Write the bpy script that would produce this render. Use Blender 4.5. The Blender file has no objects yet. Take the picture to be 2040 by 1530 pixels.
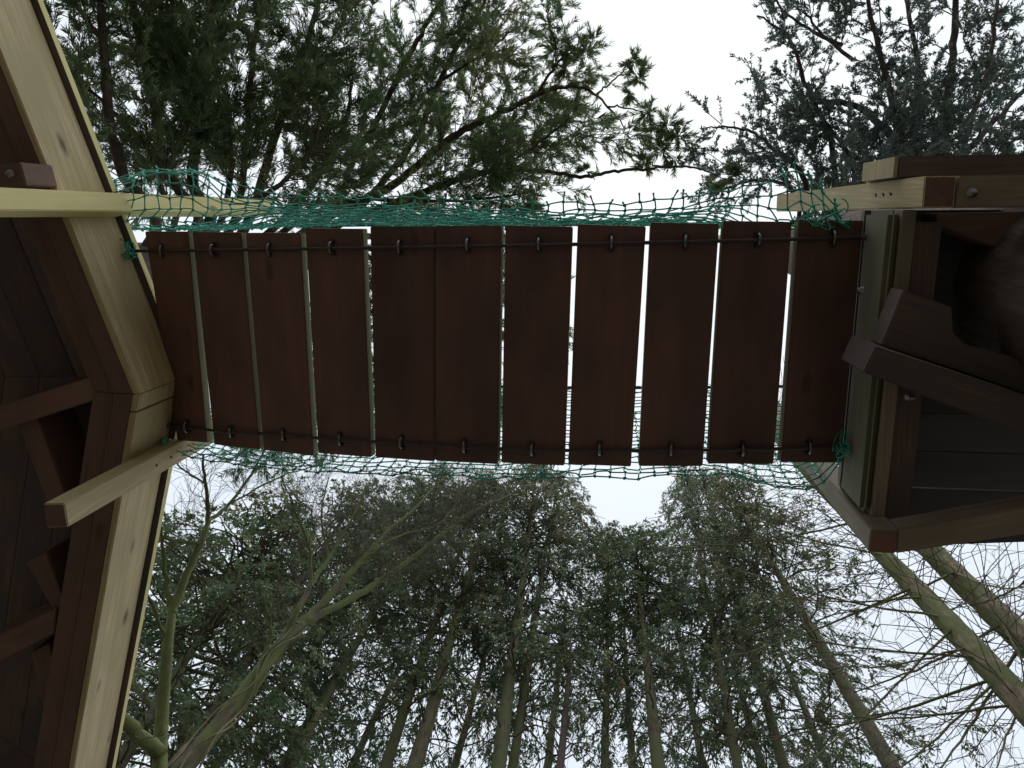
import bpy, bmesh, math
import numpy as np
from mathutils import Vector, Matrix

rng = np.random.default_rng(7)
scene = bpy.context.scene
C = scene.collection

# ---------------------------------------------------------------- camera
# the phone lay 1.5 m above the ground looking almost straight up; the axes below were
# solved from the leaning trunks and the parallel bridge cables of the photograph
EYE = 1.5
FPX = 1530.0
_z = np.array([186.0, -335.0, 1530.0]); _z /= np.linalg.norm(_z)
_x = np.array([1.0, .0215, -.117]); _x -= _z * (_x @ _z); _x /= np.linalg.norm(_x)
_y = np.cross(_z, _x)
RW = np.array([_x, _y, _z])          # world <- camera(right, down, forward)

def P(u, v, h):
    """world point where a line of sight of the photo reaches h metres above the eye"""
    d = RW @ np.array([u - 1020.0, v - 765.0, FPX])
    p = d * (h / d[2])
    return np.array([p[0], p[1], p[2] + EYE])

def PD(u, v, D):
    """world point on a line of sight at horizontal distance D"""
    d = RW @ np.array([u - 1020.0, v - 765.0, FPX])
    p = d * (D / math.hypot(d[0], d[1]))
    return np.array([p[0], p[1], p[2] + EYE])

cam_d = bpy.data.cameras.new("camera")
cam = bpy.data.objects.new("camera", cam_d); C.objects.link(cam)
cam_d.sensor_width = 36; cam_d.lens = 27.0
cam_d.clip_start = .05; cam_d.clip_end = 3000
right = RW @ np.array([1, 0, 0.]); up = RW @ np.array([0, -1, 0.]); back = RW @ np.array([0, 0, -1.])
m = Matrix.Identity(4)
for i in range(3):
    m[i][0] = right[i]; m[i][1] = up[i]; m[i][2] = back[i]
m[2][3] = EYE
cam.matrix_world = m
scene.camera = cam

# ---------------------------------------------------------------- sky and sun (overcast)
SUN_DIR = (RW @ np.array([1230 - 1020.0, 150 - 765.0, FPX])); SUN_DIR /= np.linalg.norm(SUN_DIR)
SUN_EL = math.asin(SUN_DIR[2]); SUN_AZ = math.atan2(SUN_DIR[0], SUN_DIR[1])
world = bpy.data.worlds.new("World"); scene.world = world; world.use_nodes = True
nt = world.node_tree; nt.nodes.clear()
out = nt.nodes.new("ShaderNodeOutputWorld")
sky = nt.nodes.new("ShaderNodeTexSky"); sky.sky_type = 'NISHITA'; sky.sun_disc = False
sky.sun_elevation = SUN_EL; sky.sun_rotation = SUN_AZ
bg1 = nt.nodes.new("ShaderNodeBackground"); bg1.inputs[1].default_value = .1
nt.links.new(sky.outputs[0], bg1.inputs[0])
geo = nt.nodes.new("ShaderNodeTexCoord")
nz = nt.nodes.new("ShaderNodeTexNoise"); nz.inputs['Scale'].default_value = 3.0; nz.inputs['Detail'].default_value = 4
nt.links.new(geo.outputs['Generated'], nz.inputs['Vector'])
dot = nt.nodes.new("ShaderNodeVectorMath"); dot.operation = 'DOT_PRODUCT'
nt.links.new(geo.outputs['Generated'], dot.inputs[0]); dot.inputs[1].default_value = tuple(SUN_DIR)
rp = nt.nodes.new("ShaderNodeMapRange")
rp.inputs['From Min'].default_value = .76; rp.inputs['From Max'].default_value = 1.0
rp.inputs['To Min'].default_value = -.08; rp.inputs['To Max'].default_value = .62
nt.links.new(dot.outputs['Value'], rp.inputs['Value'])
addn = nt.nodes.new("ShaderNodeMath"); addn.operation = 'MULTIPLY_ADD'
nt.links.new(nz.outputs['Fac'], addn.inputs[0]); addn.inputs[1].default_value = .62
nt.links.new(rp.outputs[0], addn.inputs[2])
cr = nt.nodes.new("ShaderNodeValToRGB")
cr.color_ramp.elements[0].position = .2; cr.color_ramp.elements[0].color = (.62, .675, .74, 1)
cr.color_ramp.elements[1].position = 1.1 if False else 1.0; cr.color_ramp.elements[1].color = (.76, .79, .80, 1)
e = cr.color_ramp.elements.new(.62); e.color = (.68, .725, .76, 1)
nt.links.new(addn.outputs[0], cr.inputs[0])
bg2 = nt.nodes.new("ShaderNodeBackground"); bg2.inputs[1].default_value = 1.22
nt.links.new(cr.outputs[0], bg2.inputs[0])
mx = nt.nodes.new("ShaderNodeMixShader"); mx.inputs[0].default_value = .92
nt.links.new(bg1.outputs[0], mx.inputs[1]); nt.links.new(bg2.outputs[0], mx.inputs[2])
nt.links.new(mx.outputs[0], out.inputs[0])

sun_d = bpy.data.lights.new("sun", 'SUN'); sun_d.energy = 1.5; sun_d.angle = math.radians(14)
sun_d.color = (1.0, .96, .9)
sun = bpy.data.objects.new("sun", sun_d); C.objects.link(sun)
sun.rotation_euler = Vector(-SUN_DIR).to_track_quat('-Z', 'Y').to_euler()
sun.location = (0, 0, 40)

scene.view_settings.view_transform = 'Standard'
scene.view_settings.look = 'None'
scene.view_settings.exposure = 0.25
scene.view_settings.gamma = 1
scene.render.engine = 'CYCLES'
scene.cycles.max_bounces = 6
scene.cycles.diffuse_bounces = 4

# ---------------------------------------------------------------- materials
def new_mat(name):
    m = bpy.data.materials.new(name); m.use_nodes = True
    t = m.node_tree; t.nodes.clear()
    o = t.nodes.new("ShaderNodeOutputMaterial"); b = t.nodes.new("ShaderNodeBsdfPrincipled")
    t.links.new(b.outputs[0], o.inputs[0])
    return m, t, b, o

def ramp(t, src, stops):
    r = t.nodes.new("ShaderNodeValToRGB"); els = r.color_ramp.elements
    els[0].position, els[0].color = stops[0][0], (*stops[0][1], 1)
    els[1].position, els[1].color = stops[-1][0], (*stops[-1][1], 1)
    for p, c in stops[1:-1]:
        x = els.new(p); x.color = (*c, 1)
    t.links.new(src, r.inputs[0]); return r.outputs[0]

def mixc(t, fac, a, b, mode='MIX'):
    n = t.nodes.new("ShaderNodeMix"); n.data_type = 'RGBA'; n.blend_type = mode
    for s, v in ((n.inputs[0], fac), (n.inputs[6], a), (n.inputs[7], b)):
        if hasattr(v, 'links'): t.links.new(v, s)
        elif isinstance(v, (int, float)): s.default_value = v
        else: s.default_value = (*v, 1)
    return n.outputs[2]

def wood(name, c1, c2, stain=None, knot=(.08, .05, .03), rough=.75, ring=.35, bump=.15):
    """sawn timber: grain runs along the local X axis of each board"""
    m, t, b, o = new_mat(name)
    tc = t.nodes.new("ShaderNodeTexCoord"); oi = t.nodes.new("ShaderNodeObjectInfo")
    off = t.nodes.new("ShaderNodeVectorMath"); off.operation = 'SCALE'
    comb = t.nodes.new("ShaderNodeCombineXYZ")
    for k in range(3): t.links.new(oi.outputs['Random'], comb.inputs[k])
    t.links.new(comb.outputs[0], off.inputs[0]); off.inputs['Scale'].default_value = 37.0
    add = t.nodes.new("ShaderNodeVectorMath"); add.operation = 'ADD'
    t.links.new(tc.outputs['Object'], add.inputs[0]); t.links.new(off.outputs[0], add.inputs[1])
    def mp(s):
        q = t.nodes.new("ShaderNodeMapping"); q.inputs['Scale'].default_value = s
        t.links.new(add.outputs[0], q.inputs[0]); return q.outputs[0]
    n1 = t.nodes.new("ShaderNodeTexNoise"); n1.inputs['Scale'].default_value = 1
    n1.inputs['Detail'].default_value = 7; n1.inputs['Distortion'].default_value = .5
    t.links.new(mp((2.0, 48, 48)), n1.inputs['Vector'])
    w = t.nodes.new("ShaderNodeTexWave"); w.bands_direction = 'DIAGONAL'; w.inputs['Scale'].default_value = 46
    w.inputs['Distortion'].default_value = 7; w.inputs['Detail'].default_value = 2; w.inputs['Detail Scale'].default_value = 1.0
    t.links.new(mp((.05, 1, 1)), w.inputs['Vector'])
    col = ramp(t, n1.outputs['Fac'], [(.3, c2), (.62, c1)])
    dark = tuple(v * .72 for v in c2)
    fr = t.nodes.new("ShaderNodeMath"); fr.operation = 'MULTIPLY'
    t.links.new(w.outputs['Fac'], fr.inputs[0]); fr.inputs[1].default_value = ring
    col = mixc(t, fr.outputs[0], col, dark)
    # broad staining
    n2 = t.nodes.new("ShaderNodeTexNoise"); n2.inputs['Scale'].default_value = 1; n2.inputs['Detail'].default_value = 5
    t.links.new(mp((3.0, 7, 7)), n2.inputs['Vector'])
    if stain:
        s = ramp(t, n2.outputs['Fac'], [(.40, (0, 0, 0)), (.62, (1, 1, 1))])
        col = mixc(t, s, col, stain)
    # knots
    v = t.nodes.new("ShaderNodeTexVoronoi"); v.inputs['Scale'].default_value = 1
    t.links.new(mp((3.3, 8, 8)), v.inputs['Vector'])
    k = ramp(t, v.outputs['Distance'], [(.05, (1, 1, 1)), (.16, (0, 0, 0))])
    vc = t.nodes.new("ShaderNodeSeparateColor"); t.links.new(v.outputs['Color'], vc.inputs[0])
    th = t.nodes.new("ShaderNodeMath"); th.operation = 'GREATER_THAN'; th.inputs[1].default_value = .38
    t.links.new(vc.outputs[0], th.inputs[0])
    kk = mixc(t, 1.0, k, th.outputs[0], 'MULTIPLY')
    col = mixc(t, kk, col, knot)
    hv = t.nodes.new("ShaderNodeHueSaturation"); t.links.new(col, hv.inputs['Color'])
    mr = t.nodes.new("ShaderNodeMapRange"); mr.inputs['To Min'].default_value = .82; mr.inputs['To Max'].default_value = 1.18
    t.links.new(oi.outputs['Random'], mr.inputs['Value']); t.links.new(mr.outputs[0], hv.inputs['Value'])
    t.links.new(hv.outputs[0], b.inputs['Base Color'])
    b.inputs['Roughness'].default_value = rough
    bp = t.nodes.new("ShaderNodeBump"); bp.inputs['Strength'].default_value = bump; bp.inputs['Distance'].default_value = .004
    t.links.new(n1.outputs['Fac'], bp.inputs['Height']); t.links.new(bp.outputs[0], b.inputs['Normal'])
    return m

M = {}
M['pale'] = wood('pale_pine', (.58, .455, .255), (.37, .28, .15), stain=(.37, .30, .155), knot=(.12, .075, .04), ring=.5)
M['yellow'] = wood('yellow_pine', (.84, .71, .36), (.72, .60, .29), stain=(.68, .60, .25), knot=(.10, .07, .03), ring=.15)
M['weathered'] = wood('weathered_pine', (.32, .26, .195), (.21, .17, .125), stain=(.19, .165, .11), knot=(.10, .05, .03))
M['green'] = wood('algae_pine', (.19, .17, .11), (.13, .115, .075), stain=(.12, .125, .065))
M['bearer'] = wood('grey_brown_stain', (.15, .105, .088), (.105, .074, .064), stain=(.09, .072, .066), ring=.45)
M['plank'] = wood('red_brown_stain', (.18, .09, .068), (.148, .074, .056), stain=(.108, .058, .046), knot=(.075, .04, .03), rough=.6, ring=.12, bump=.08)
M['plank_edge'] = wood('plank_edge_algae', (.27, .245, .14), (.19, .175, .10), stain=(.22, .22, .10))
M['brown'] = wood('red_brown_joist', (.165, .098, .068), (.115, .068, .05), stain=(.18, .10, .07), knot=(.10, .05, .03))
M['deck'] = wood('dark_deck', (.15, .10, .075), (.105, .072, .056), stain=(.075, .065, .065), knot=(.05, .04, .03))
M['glare_deck'] = wood('deck_with_painted_glare', (.085, .092, .105), (.065, .072, .086), stain=(.058, .064, .076), knot=(.06, .06, .07), ring=.2)  # bluish veil of lens glare painted into the board colour

def metal(name, col, rough=.35, met=.9):
    m, t, b, o = new_mat(name)
    n = t.nodes.new("ShaderNodeTexNoise"); n.inputs['Scale'].default_value = 90; n.inputs['Detail'].default_value = 4
    tc = t.nodes.new("ShaderNodeTexCoord"); t.links.new(tc.outputs['Object'], n.inputs['Vector'])
    t.links.new(ramp(t, n.outputs['Fac'], [(.3, tuple(c * .6 for c in col)), (.7, col)]), b.inputs['Base Color'])
    b.inputs['Metallic'].default_value = met; b.inputs['Roughness'].default_value = rough
    return m
M['steel'] = metal('galvanised_steel', (.30, .29, .28), .3)
M['wire'] = metal('wire_rope_steel', (.09, .07, .065), .6, .5)

def plain(name, c1, c2, scale=40, rough=.5, trans=0.0):
    m, t, b, o = new_mat(name)
    tc = t.nodes.new("ShaderNodeTexCoord")
    n = t.nodes.new("ShaderNodeTexNoise"); n.inputs['Scale'].default_value = scale; n.inputs['Detail'].default_value = 4
    t.links.new(tc.outputs['Object'], n.inputs['Vector'])
    col = ramp(t, n.outputs['Fac'], [(.35, c1), (.65, c2)])
    t.links.new(col, b.inputs['Base Color']); b.inputs['Roughness'].default_value = rough
    if trans:
        tr = t.nodes.new("ShaderNodeBsdfTranslucent"); t.links.new(col, tr.inputs[0])
        mx = t.nodes.new("ShaderNodeMixShader"); mx.inputs[0].default_value = trans
        t.links.new(b.outputs[0], mx.inputs[1]); t.links.new(tr.outputs[0], mx.inputs[2]); t.links.new(mx.outputs[0], o.inputs[0])
    return m
M['net'] = plain('green_twine', (.015, .26, .18), (.08, .62, .44), 14, .4, .15)
M['rope'] = plain('dark_green_rope', (.02, .05, .04), (.04, .08, .06), 120, .8)

def bark(name, c1, c2, moss=None, amt=.5, sc=9, bump=.8):
    m, t, b, o = new_mat(name)
    tc = t.nodes.new("ShaderNodeTexCoord")
    mp = t.nodes.new("ShaderNodeMapping"); mp.inputs['Scale'].default_value = (sc, sc, sc * .25)
    t.links.new(tc.outputs['Object'], mp.inputs[0])
    n = t.nodes.new("ShaderNodeTexNoise"); n.inputs['Scale'].default_value = 2; n.inputs['Detail'].default_value = 8
    t.links.new(mp.outputs[0], n.inputs['Vector'])
    col = ramp(t, n.outputs['Fac'], [(.35, c2), (.62, c1)])
    if moss:
        n2 = t.nodes.new("ShaderNodeTexNoise"); n2.inputs['Scale'].default_value = 2.4; n2.inputs['Detail'].default_value = 7
        t.links.new(tc.outputs['Object'], n2.inputs['Vector'])
        f = ramp(t, n2.outputs['Fac'], [(.62 - amt * .3, (0, 0, 0)), (.72 - amt * .3, (1, 1, 1))])
        col = mixc(t, f, col, moss)
    t.links.new(col, b.inputs['Base Color']); b.inputs['Roughness'].default_value = .9
    bp = t.nodes.new("ShaderNodeBump"); bp.inputs['Strength'].default_value = bump; bp.inputs['Distance'].default_value = .03
    t.links.new(n.outputs['Fac'], bp.inputs['Height']); t.links.new(bp.outputs[0], b.inputs['Normal'])
    return m
M['bark_con'] = bark('conifer_bark', (.145, .12, .07), (.07, .058, .035), (.10, .11, .042), .6)
M['bark_grey'] = bark('pale_flaking_bark', (.25, .195, .11), (.09, .08, .045), (.11, .12, .04), .7)
M['bark_moss'] = bark('mossy_bark', (.13, .105, .06), (.06, .052, .03), (.10, .12, .03), .9)
M['bark_red'] = bark('red_fibrous_bark', (.125, .092, .075), (.08, .058, .048), None, 0, 16, .45)
M['bark_pine'] = bark('pine_limb_bark', (.11, .075, .055), (.05, .04, .03))
M['bark_fir'] = bark('fir_limb_bark', (.12, .095, .08), (.06, .05, .045))
M['twig'] = bark('bare_twig_bark', (.12, .095, .065), (.06, .052, .035), (.09, .10, .04), .4)

def foliage(name, stops, trans=.3):
    m, t, b, o = new_mat(name)
    tc = t.nodes.new("ShaderNodeTexCoord")
    n = t.nodes.new("ShaderNodeTexNoise"); n.inputs['Scale'].default_value = 1.1; n.inputs['Detail'].default_value = 6
    n.inputs['Roughness'].default_value = .7
    t.links.new(tc.outputs['Object'], n.inputs['Vector'])
    col = ramp(t, n.outputs['Fac'], stops)
    t.links.new(col, b.inputs['Base Color']); b.inputs['Roughness'].default_value = .55
    tr = t.nodes.new("ShaderNodeBsdfTranslucent"); t.links.new(col, tr.inputs[0])
    mx = t.nodes.new("ShaderNodeMixShader"); mx.inputs[0].default_value = trans
    t.links.new(b.outputs[0], mx.inputs[1]); t.links.new(tr.outputs[0], mx.inputs[2]); t.links.new(mx.outputs[0], o.inputs[0])
    return m
M['needle_pine'] = foliage('olive_pine_needles', [(.3, (.10, .18, .08)), (.52, (.155, .225, .095)), (.7, (.26, .24, .10))], .5)
M['needle_fir'] = foliage('grey_green_fir_needles', [(.3, (.12, .17, .145)), (.55, (.15, .205, .165)), (.7, (.19, .22, .165))], .4)
M['cypress'] = foliage('dark_cypress_sprays', [(.3, (.085, .15, .08)), (.52, (.135, .195, .095)), (.7, (.23, .195, .10))], .42)
M['cypress_warm'] = foliage('brownish_cypress_sprays', [(.3, (.09, .15, .075)), (.5, (.15, .19, .09)), (.66, (.27, .19, .11))], .35)
M['ground'] = plain('leaf_litter', (.07, .058, .043), (.115, .095, .07), 3, .95)

# ---------------------------------------------------------------- object helpers
def empty(name, loc, label=None, cat=None, group=None):
    o = bpy.data.objects.new(name, None); C.objects.link(o); o.location = Vector(loc)
    o.empty_display_size = .2
    if label: o['label'] = label
    if cat: o['category'] = cat
    if group: o['group'] = group
    return o

def attach(o, parent):
    if parent is not None:
        o.parent = parent
        o.matrix_parent_inverse = Matrix.Identity(4)

def link(name, me, mats, parent=None, world_m=None):
    """link a mesh whose vertices are in the frame world_m (world if None)"""
    o = bpy.data.objects.new(name, me); C.objects.link(o)
    for q in (mats if isinstance(mats, (list, tuple)) else [mats]):
        if q is not None: me.materials.append(q)
    wm = world_m if world_m is not None else Matrix.Identity(4)
    place(o, parent, wm)
    return o

WORLD_OF = {}
def root_matrix(o):
    return WORLD_OF[o.name] if o.name in WORLD_OF else Matrix.Translation(o.location)

def place(o, parent, wm):
    WORLD_OF[o.name] = wm.copy()
    if parent is not None:
        o.parent = parent
        o.matrix_local = root_matrix(parent).inverted() @ wm
    else:
        o.matrix_local = wm

def prism(name, mat, poly, z0, z1, parent=None, bevel=.003, axis=None, mat_side=None, nrm=None, label=None):
    """solid board: bottom outline poly (world xy or xyz) extruded by z1-z0 upward (or along nrm)"""
    pts = [np.array([p[0], p[1], z0 if z0 is not None else p[2]]) for p in poly]
    c = sum(pts) / len(pts)
    if axis is None:
        L = [(np.linalg.norm(pts[(i + 1) % len(pts)] - pts[i]), i) for i in range(len(pts))]
        i = max(L)[1]; axis = pts[(i + 1) % len(pts)] - pts[i]
    X = Vector(axis).normalized()
    if nrm is None:
        a = Vector(pts[1] - pts[0]).cross(Vector(pts[2] - pts[0]))
        Z = a.normalized();  Z = Z if Z.z > 0 else -Z
        X = (X - Z * X.dot(Z)).normalized()
    else: Z = Vector(nrm)
    Y = Z.cross(X).normalized()
    W = Matrix(((X.x, Y.x, Z.x, c[0]), (X.y, Y.y, Z.y, c[1]), (X.z, Y.z, Z.z, c[2]), (0, 0, 0, 1)))
    Wi = W.inverted()
    T = (z1 - z0) if z0 is not None else z1
    bm = bmesh.new()
    vb = [bm.verts.new(Wi @ Vector(p)) for p in pts]
    vt = [bm.verts.new(v.co + Vector((0, 0, T))) for v in vb]
    fb = bm.faces.new(vb); ft = bm.faces.new(vt)
    n = len(vb)
    sides = [bm.faces.new((vb[i], vb[(i + 1) % n], vt[(i + 1) % n], vt[i])) for i in range(n)]
    if mat_side is not None:
        for f in sides: f.material_index = 1
    bmesh.ops.recalc_face_normals(bm, faces=bm.faces)
    if bevel:
        bmesh.ops.bevel(bm, geom=list(bm.edges), offset=bevel, segments=2, affect='EDGES', clamp_overlap=True)
    me = bpy.data.meshes.new(name); bm.to_mesh(me); bm.free()
    o = link(name, me, [mat] + ([mat_side] if mat_side else []), parent, W)
    if label: o['label'] = label
    return o

def catmull(pts, n=6):
    pts = np.asarray(pts, float); k = len(pts)
    if k < 3:
        t = np.linspace(0, 1, n + 1)[:, None]; return pts[0] * (1 - t) + pts[-1] * t
    ext = np.vstack([2 * pts[0] - pts[1], pts, 2 * pts[-1] - pts[-2]]); outp = []
    for i in range(k - 1):
        p0, p1, p2, p3 = ext[i:i + 4]
        for s in np.linspace(0, 1, n, endpoint=False):
            outp.append(.5 * ((2 * p1) + (p2 - p0) * s + (2 * p0 - 5 * p1 + 4 * p2 - p3) * s * s + (3 * p1 - p0 - 3 * p2 + p3) * s ** 3))
    outp.append(pts[-1]); return np.array(outp)

class Soup:
    """collects quads/tris with numpy and links them as one mesh"""
    def __init__(self): self.v = []; self.t = []; self.q = []; self.n = 0
    def tris(self, V, F):
        self.v.append(V); self.t.append(F + self.n); self.n += len(V)
    def quads(self, V, F):
        self.v.append(V); self.q.append(F + self.n); self.n += len(V)
    def tube(self, pts, rad, sides=8, cap=True, lump=0.0, twist=None):
        pts = np.asarray(pts, float); n = len(pts)
        rad = np.full(n, rad) if np.isscalar(rad) else np.asarray(rad, float)
        tan = np.gradient(pts, axis=0); tan /= np.linalg.norm(tan, axis=1)[:, None] + 1e-9
        a = np.array([0, 0, 1.]) if abs(tan[0][2]) < .9 else np.array([1., 0, 0])
        u = np.cross(tan[0], a); u /= np.linalg.norm(u); U = [u]
        for i in range(1, n):
            u = U[-1] - tan[i] * (U[-1] @ tan[i]); U.append(u / np.linalg.norm(u))
        U = np.array(U); Wv = np.cross(tan, U)
        th = np.linspace(0, 2 * np.pi, sides, endpoint=False)
        R = np.repeat(rad[:, None], sides, 1)
        if lump: R = R * (1 + lump * (rng.random((n, sides)) - .5))
        if twist is not None:
            L = np.concatenate([[0], np.cumsum(np.linalg.norm(np.diff(pts, axis=0), axis=1))])
            R = R * (1 + .17 * np.abs(np.cos(3 * (th[None, :] - L[:, None] * twist))) - .1)
        V = pts[:, None, :] + R[..., None] * (np.cos(th)[None, :, None] * U[:, None, :] + np.sin(th)[None, :, None] * Wv[:, None, :])
        V = V.reshape(-1, 3)
        i = np.arange(n - 1)[:, None] * sides; j = np.arange(sides)[None, :]; j2 = (j + 1) % sides
        F = np.stack([i + j, i + j2, i + sides + j2, i + sides + j], -1).reshape(-1, 4)
        self.quads(V, F)
        if cap and sides >= 3:
            b = self.n - n * sides
            for s0 in (0, (n - 1) * sides):
                idx = b + s0 + np.arange(sides)
                self.t.append(np.stack([np.full(sides - 2, idx[0]), idx[1:-1], idx[2:]], -1))
    def segs(self, A, B, ra, rb, sides=3):
        """many thin tapered sticks at once"""
        A = np.asarray(A); B = np.asarray(B); N = len(A)
        if N == 0: return
        d = B - A; d /= np.linalg.norm(d, axis=1)[:, None] + 1e-9
        r = rng.normal(size=(N, 3)); u = np.cross(d, r); u /= np.linalg.norm(u, axis=1)[:, None] + 1e-9; w = np.cross(d, u)
        th = np.linspace(0, 2 * np.pi, sides, endpoint=False)
        ring = np.cos(th)[None, :, None] * u[:, None] + np.sin(th)[None, :, None] * w[:, None]
        ra = np.broadcast_to(ra, (N,)); rb = np.broadcast_to(rb, (N,))
        V = np.concatenate([A[:, None] + ring * ra[:, None, None], B[:, None] + ring * rb[:, None, None]], 1)
        j = np.arange(sides); j2 = (j + 1) % sides
        F = np.stack([j, j2, sides + j2, sides + j], -1)
        F = (np.arange(N)[:, None, None] * 2 * sides + F[None]).reshape(-1, 4)
        self.quads(V.reshape(-1, 3), F)
    def polyline_set(self, K, ra, rb, sides=3):
        """K (N,k,3) branch paths; radius tapers from ra to rb"""
        k = K.shape[1]
        for i in range(k - 1):
            f0, f1 = i / (k - 1), (i + 1) / (k - 1)
            self.segs(K[:, i], K[:, i + 1], ra * (1 - f0) + rb * f0, ra * (1 - f1) + rb * f1, sides)
    def needles(self, A, B, n, ln, wd, spread, jitter=.0):
        """n slender leaves along each twig A->B"""
        N = len(A)
        if N == 0: return
        ax = B - A; ax /= np.linalg.norm(ax, axis=1)[:, None] + 1e-9
        t = rng.random((N, n, 1)) ** .85
        base = A[:, None] + (B - A)[:, None] * t + rng.normal(size=(N, n, 3)) * jitter
        r = rng.normal(size=(N, n, 3)); pr = r - ax[:, None] * np.sum(r * ax[:, None], -1, keepdims=True)
        pr /= np.linalg.norm(pr, axis=-1, keepdims=True) + 1e-9
        ph = spread * (.55 + .6 * rng.random((N, n, 1)))
        d = ax[:, None] * np.cos(ph) + pr * np.sin(ph)
        L = ln * (.65 + .6 * rng.random((N, n, 1)))
        sd = np.cross(d, rng.normal(size=(N, n, 3))); sd /= np.linalg.norm(sd, axis=-1, keepdims=True) + 1e-9
        mid = base + d * L * .45; W = wd * (.7 + .6 * rng.random((N, n, 1))) * .5
        V = np.stack([base, mid + sd * W, base + d * L, mid - sd * W], 2).reshape(-1, 3)
        F = np.arange(len(V)).reshape(-1, 4)
        self.quads(V, F)
    def mesh(self, name, smooth=True):
        V = np.concatenate(self.v).astype(np.float32)
        T = np.concatenate(self.t) if self.t else np.zeros((0, 3), int)
        Q = np.concatenate(self.q) if self.q else np.zeros((0, 4), int)
        me = bpy.data.meshes.new(name)
        me.vertices.add(len(V)); me.vertices.foreach_set('co', V.ravel())
        me.loops.add(T.size + Q.size)
        me.loops.foreach_set('vertex_index', np.concatenate([T.ravel(), Q.ravel()]).astype(np.int32))
        me.polygons.add(len(T) + len(Q))
        st = np.concatenate([np.arange(len(T)) * 3, T.size + np.arange(len(Q)) * 4]).astype(np.int32)
        me.polygons.foreach_set('loop_start', st)
        me.update(calc_edges=True)
        if smooth: me.polygons.foreach_set('use_smooth', np.ones(len(T) + len(Q), bool))
        return me
    def build(self, name, mat, parent=None, world_m=None, smooth=True):
        return link(name, self.mesh(name, smooth), mat, parent, world_m)

def grow(K, spacing, Lmin, Lmax, ang, z_up, droop, start=.15, npts=4, flat=.7, taper=.6):
    """side branches off branch paths K (N,k,3): returns (M,npts,3)"""
    N, k = K.shape[:2]
    seg = np.linalg.norm(np.diff(K, axis=1), axis=2); L = seg.sum(1)
    cnt = np.maximum(1, (L * (1 - start) / spacing).astype(int))
    idx = np.repeat(np.arange(N), cnt)
    Mn = len(idx)
    f = start + (1 - start) * rng.random(Mn)
    x = f * (k - 1); i = np.clip(x.astype(int), 0, k - 2); fr = (x - i)[:, None]
    a = K[idx, i]; b = K[idx, i + 1]; p = a * (1 - fr) + b * fr
    t = b - a; t /= np.linalg.norm(t, axis=1)[:, None] + 1e-9
    hz = np.cross(t, [0, 0, 1.]); hz /= np.linalg.norm(hz, axis=1)[:, None] + 1e-9
    side = np.where(rng.random(Mn) < .5, -1, 1)[:, None]
    r = rng.normal(size=(Mn, 3)); r -= t * np.sum(r * t, 1)[:, None]; r /= np.linalg.norm(r, axis=1)[:, None] + 1e-9
    pr = hz * side * flat + r * (1 - flat) + np.array([0, 0, z_up]); pr /= np.linalg.norm(pr, axis=1)[:, None] + 1e-9
    an = (ang * (.75 + .5 * rng.random(Mn)))[:, None]
    d = t * np.cos(an) + pr * np.sin(an)
    Ln = (Lmin + (Lmax - Lmin) * rng.random(Mn)) * (1 - taper * f)
    s = np.linspace(0, 1, npts)[None, :, None]
    out_ = p[:, None] + d[:, None] * Ln[:, None, None] * s
    out_[..., 2] -= droop * Ln[:, None] * (s[..., 0] ** 2)
    out_[:, 1:] += rng.normal(size=(Mn, npts - 1, 3)) * (Ln[:, None, None] * .05)
    return out_

# ================================================================= ground
gs = Soup()
R = 160; n = 24
xs = np.linspace(-R, R, n); X, Y = np.meshgrid(xs, xs)
Z = np.zeros_like(X)
i = (np.arange(n - 1)[:, None] * n + np.arange(n - 1)[None]).ravel()
gs.quads(np.stack([X, Y, Z], -1).reshape(-1, 3), np.stack([i, i + 1, i + n + 1, i + n], -1))
g = gs.build('ground', M['ground']); g['kind'] = 'structure'

# ================================================================= suspension bridge
BW = .62
ctab = [(-1.70, 2.545), (-1.494, 2.486), (-1.276, 2.421), (-1.069, 2.390), (-.841, 2.337), (-.619, 2.305), (-.402, 2.266), (-.189, 2.247),
        (.019, 2.252), (.23, 2.262), (.429, 2.275), (.643, 2.304), (.80, 2.335)]
cx = [a for a, b in ctab]; ch = [b for a, b in ctab]
def hc(x): return float(np.interp(x, cx, ch))
def onbridge(u, v, dh=0.009):
    h = 2.3
    for _ in range(12): h = hc(P(u, v, h)[0]) + dh
    return P(u, v, h)

bridge = empty('rope_bridge', (-.4, .4, EYE + 2.25),
               'sagging plank bridge of red brown boards on two steel cables between the platforms', 'bridge')
#        top-left, top-right, bottom-right, bottom-left  (pixels of the underside)
PL = [((290, 461), (374, 461.5), (412, 882), (351, 878)),
      ((383, 462), (480, 463), (517, 896), (426, 886)),
      ((489, 464), (598, 464), (624, 908), (525, 897)),
      ((608, 455), (722, 456), (739, 911), (634, 903)),
      ((737, 451), (865, 451), (865, 919), (748, 911)),
      ((867, 450), (998, 449.5), (991, 925), (868, 918)),
      ((1007, 449.5), (1140, 451.5), (1124, 928), (999, 922)),
      ((1151, 447), (1287, 451), (1257, 930), (1132, 925)),
      ((1297, 443), (1433, 446), (1400, 929), (1273, 929)),
      ((1442, 440), (1578, 442), (1541, 925), (1411, 924)),
      ((1592, 438.5), (1721, 439.5), (1676, 922), (1556, 921))]
bt = [(322, 500), (424, 498), (537, 497), (660, 493), (796, 492), (931, 488), (1073, 486.5), (1218, 484), (1367, 481), (1510.5, 477), (1661, 474)]
bb = [(372, 851), (457.6, 861), (564, 867), (676, 876), (801, 882), (924, 890), (1060, 896.5), (1195, 896), (1338, 897), (1480, 897), (1613, 892)]
ordn = ['leftmost', 'second', 'third', 'fourth', 'fifth', 'middle', 'seventh', 'eighth', 'ninth', 'tenth', 'last']
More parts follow.
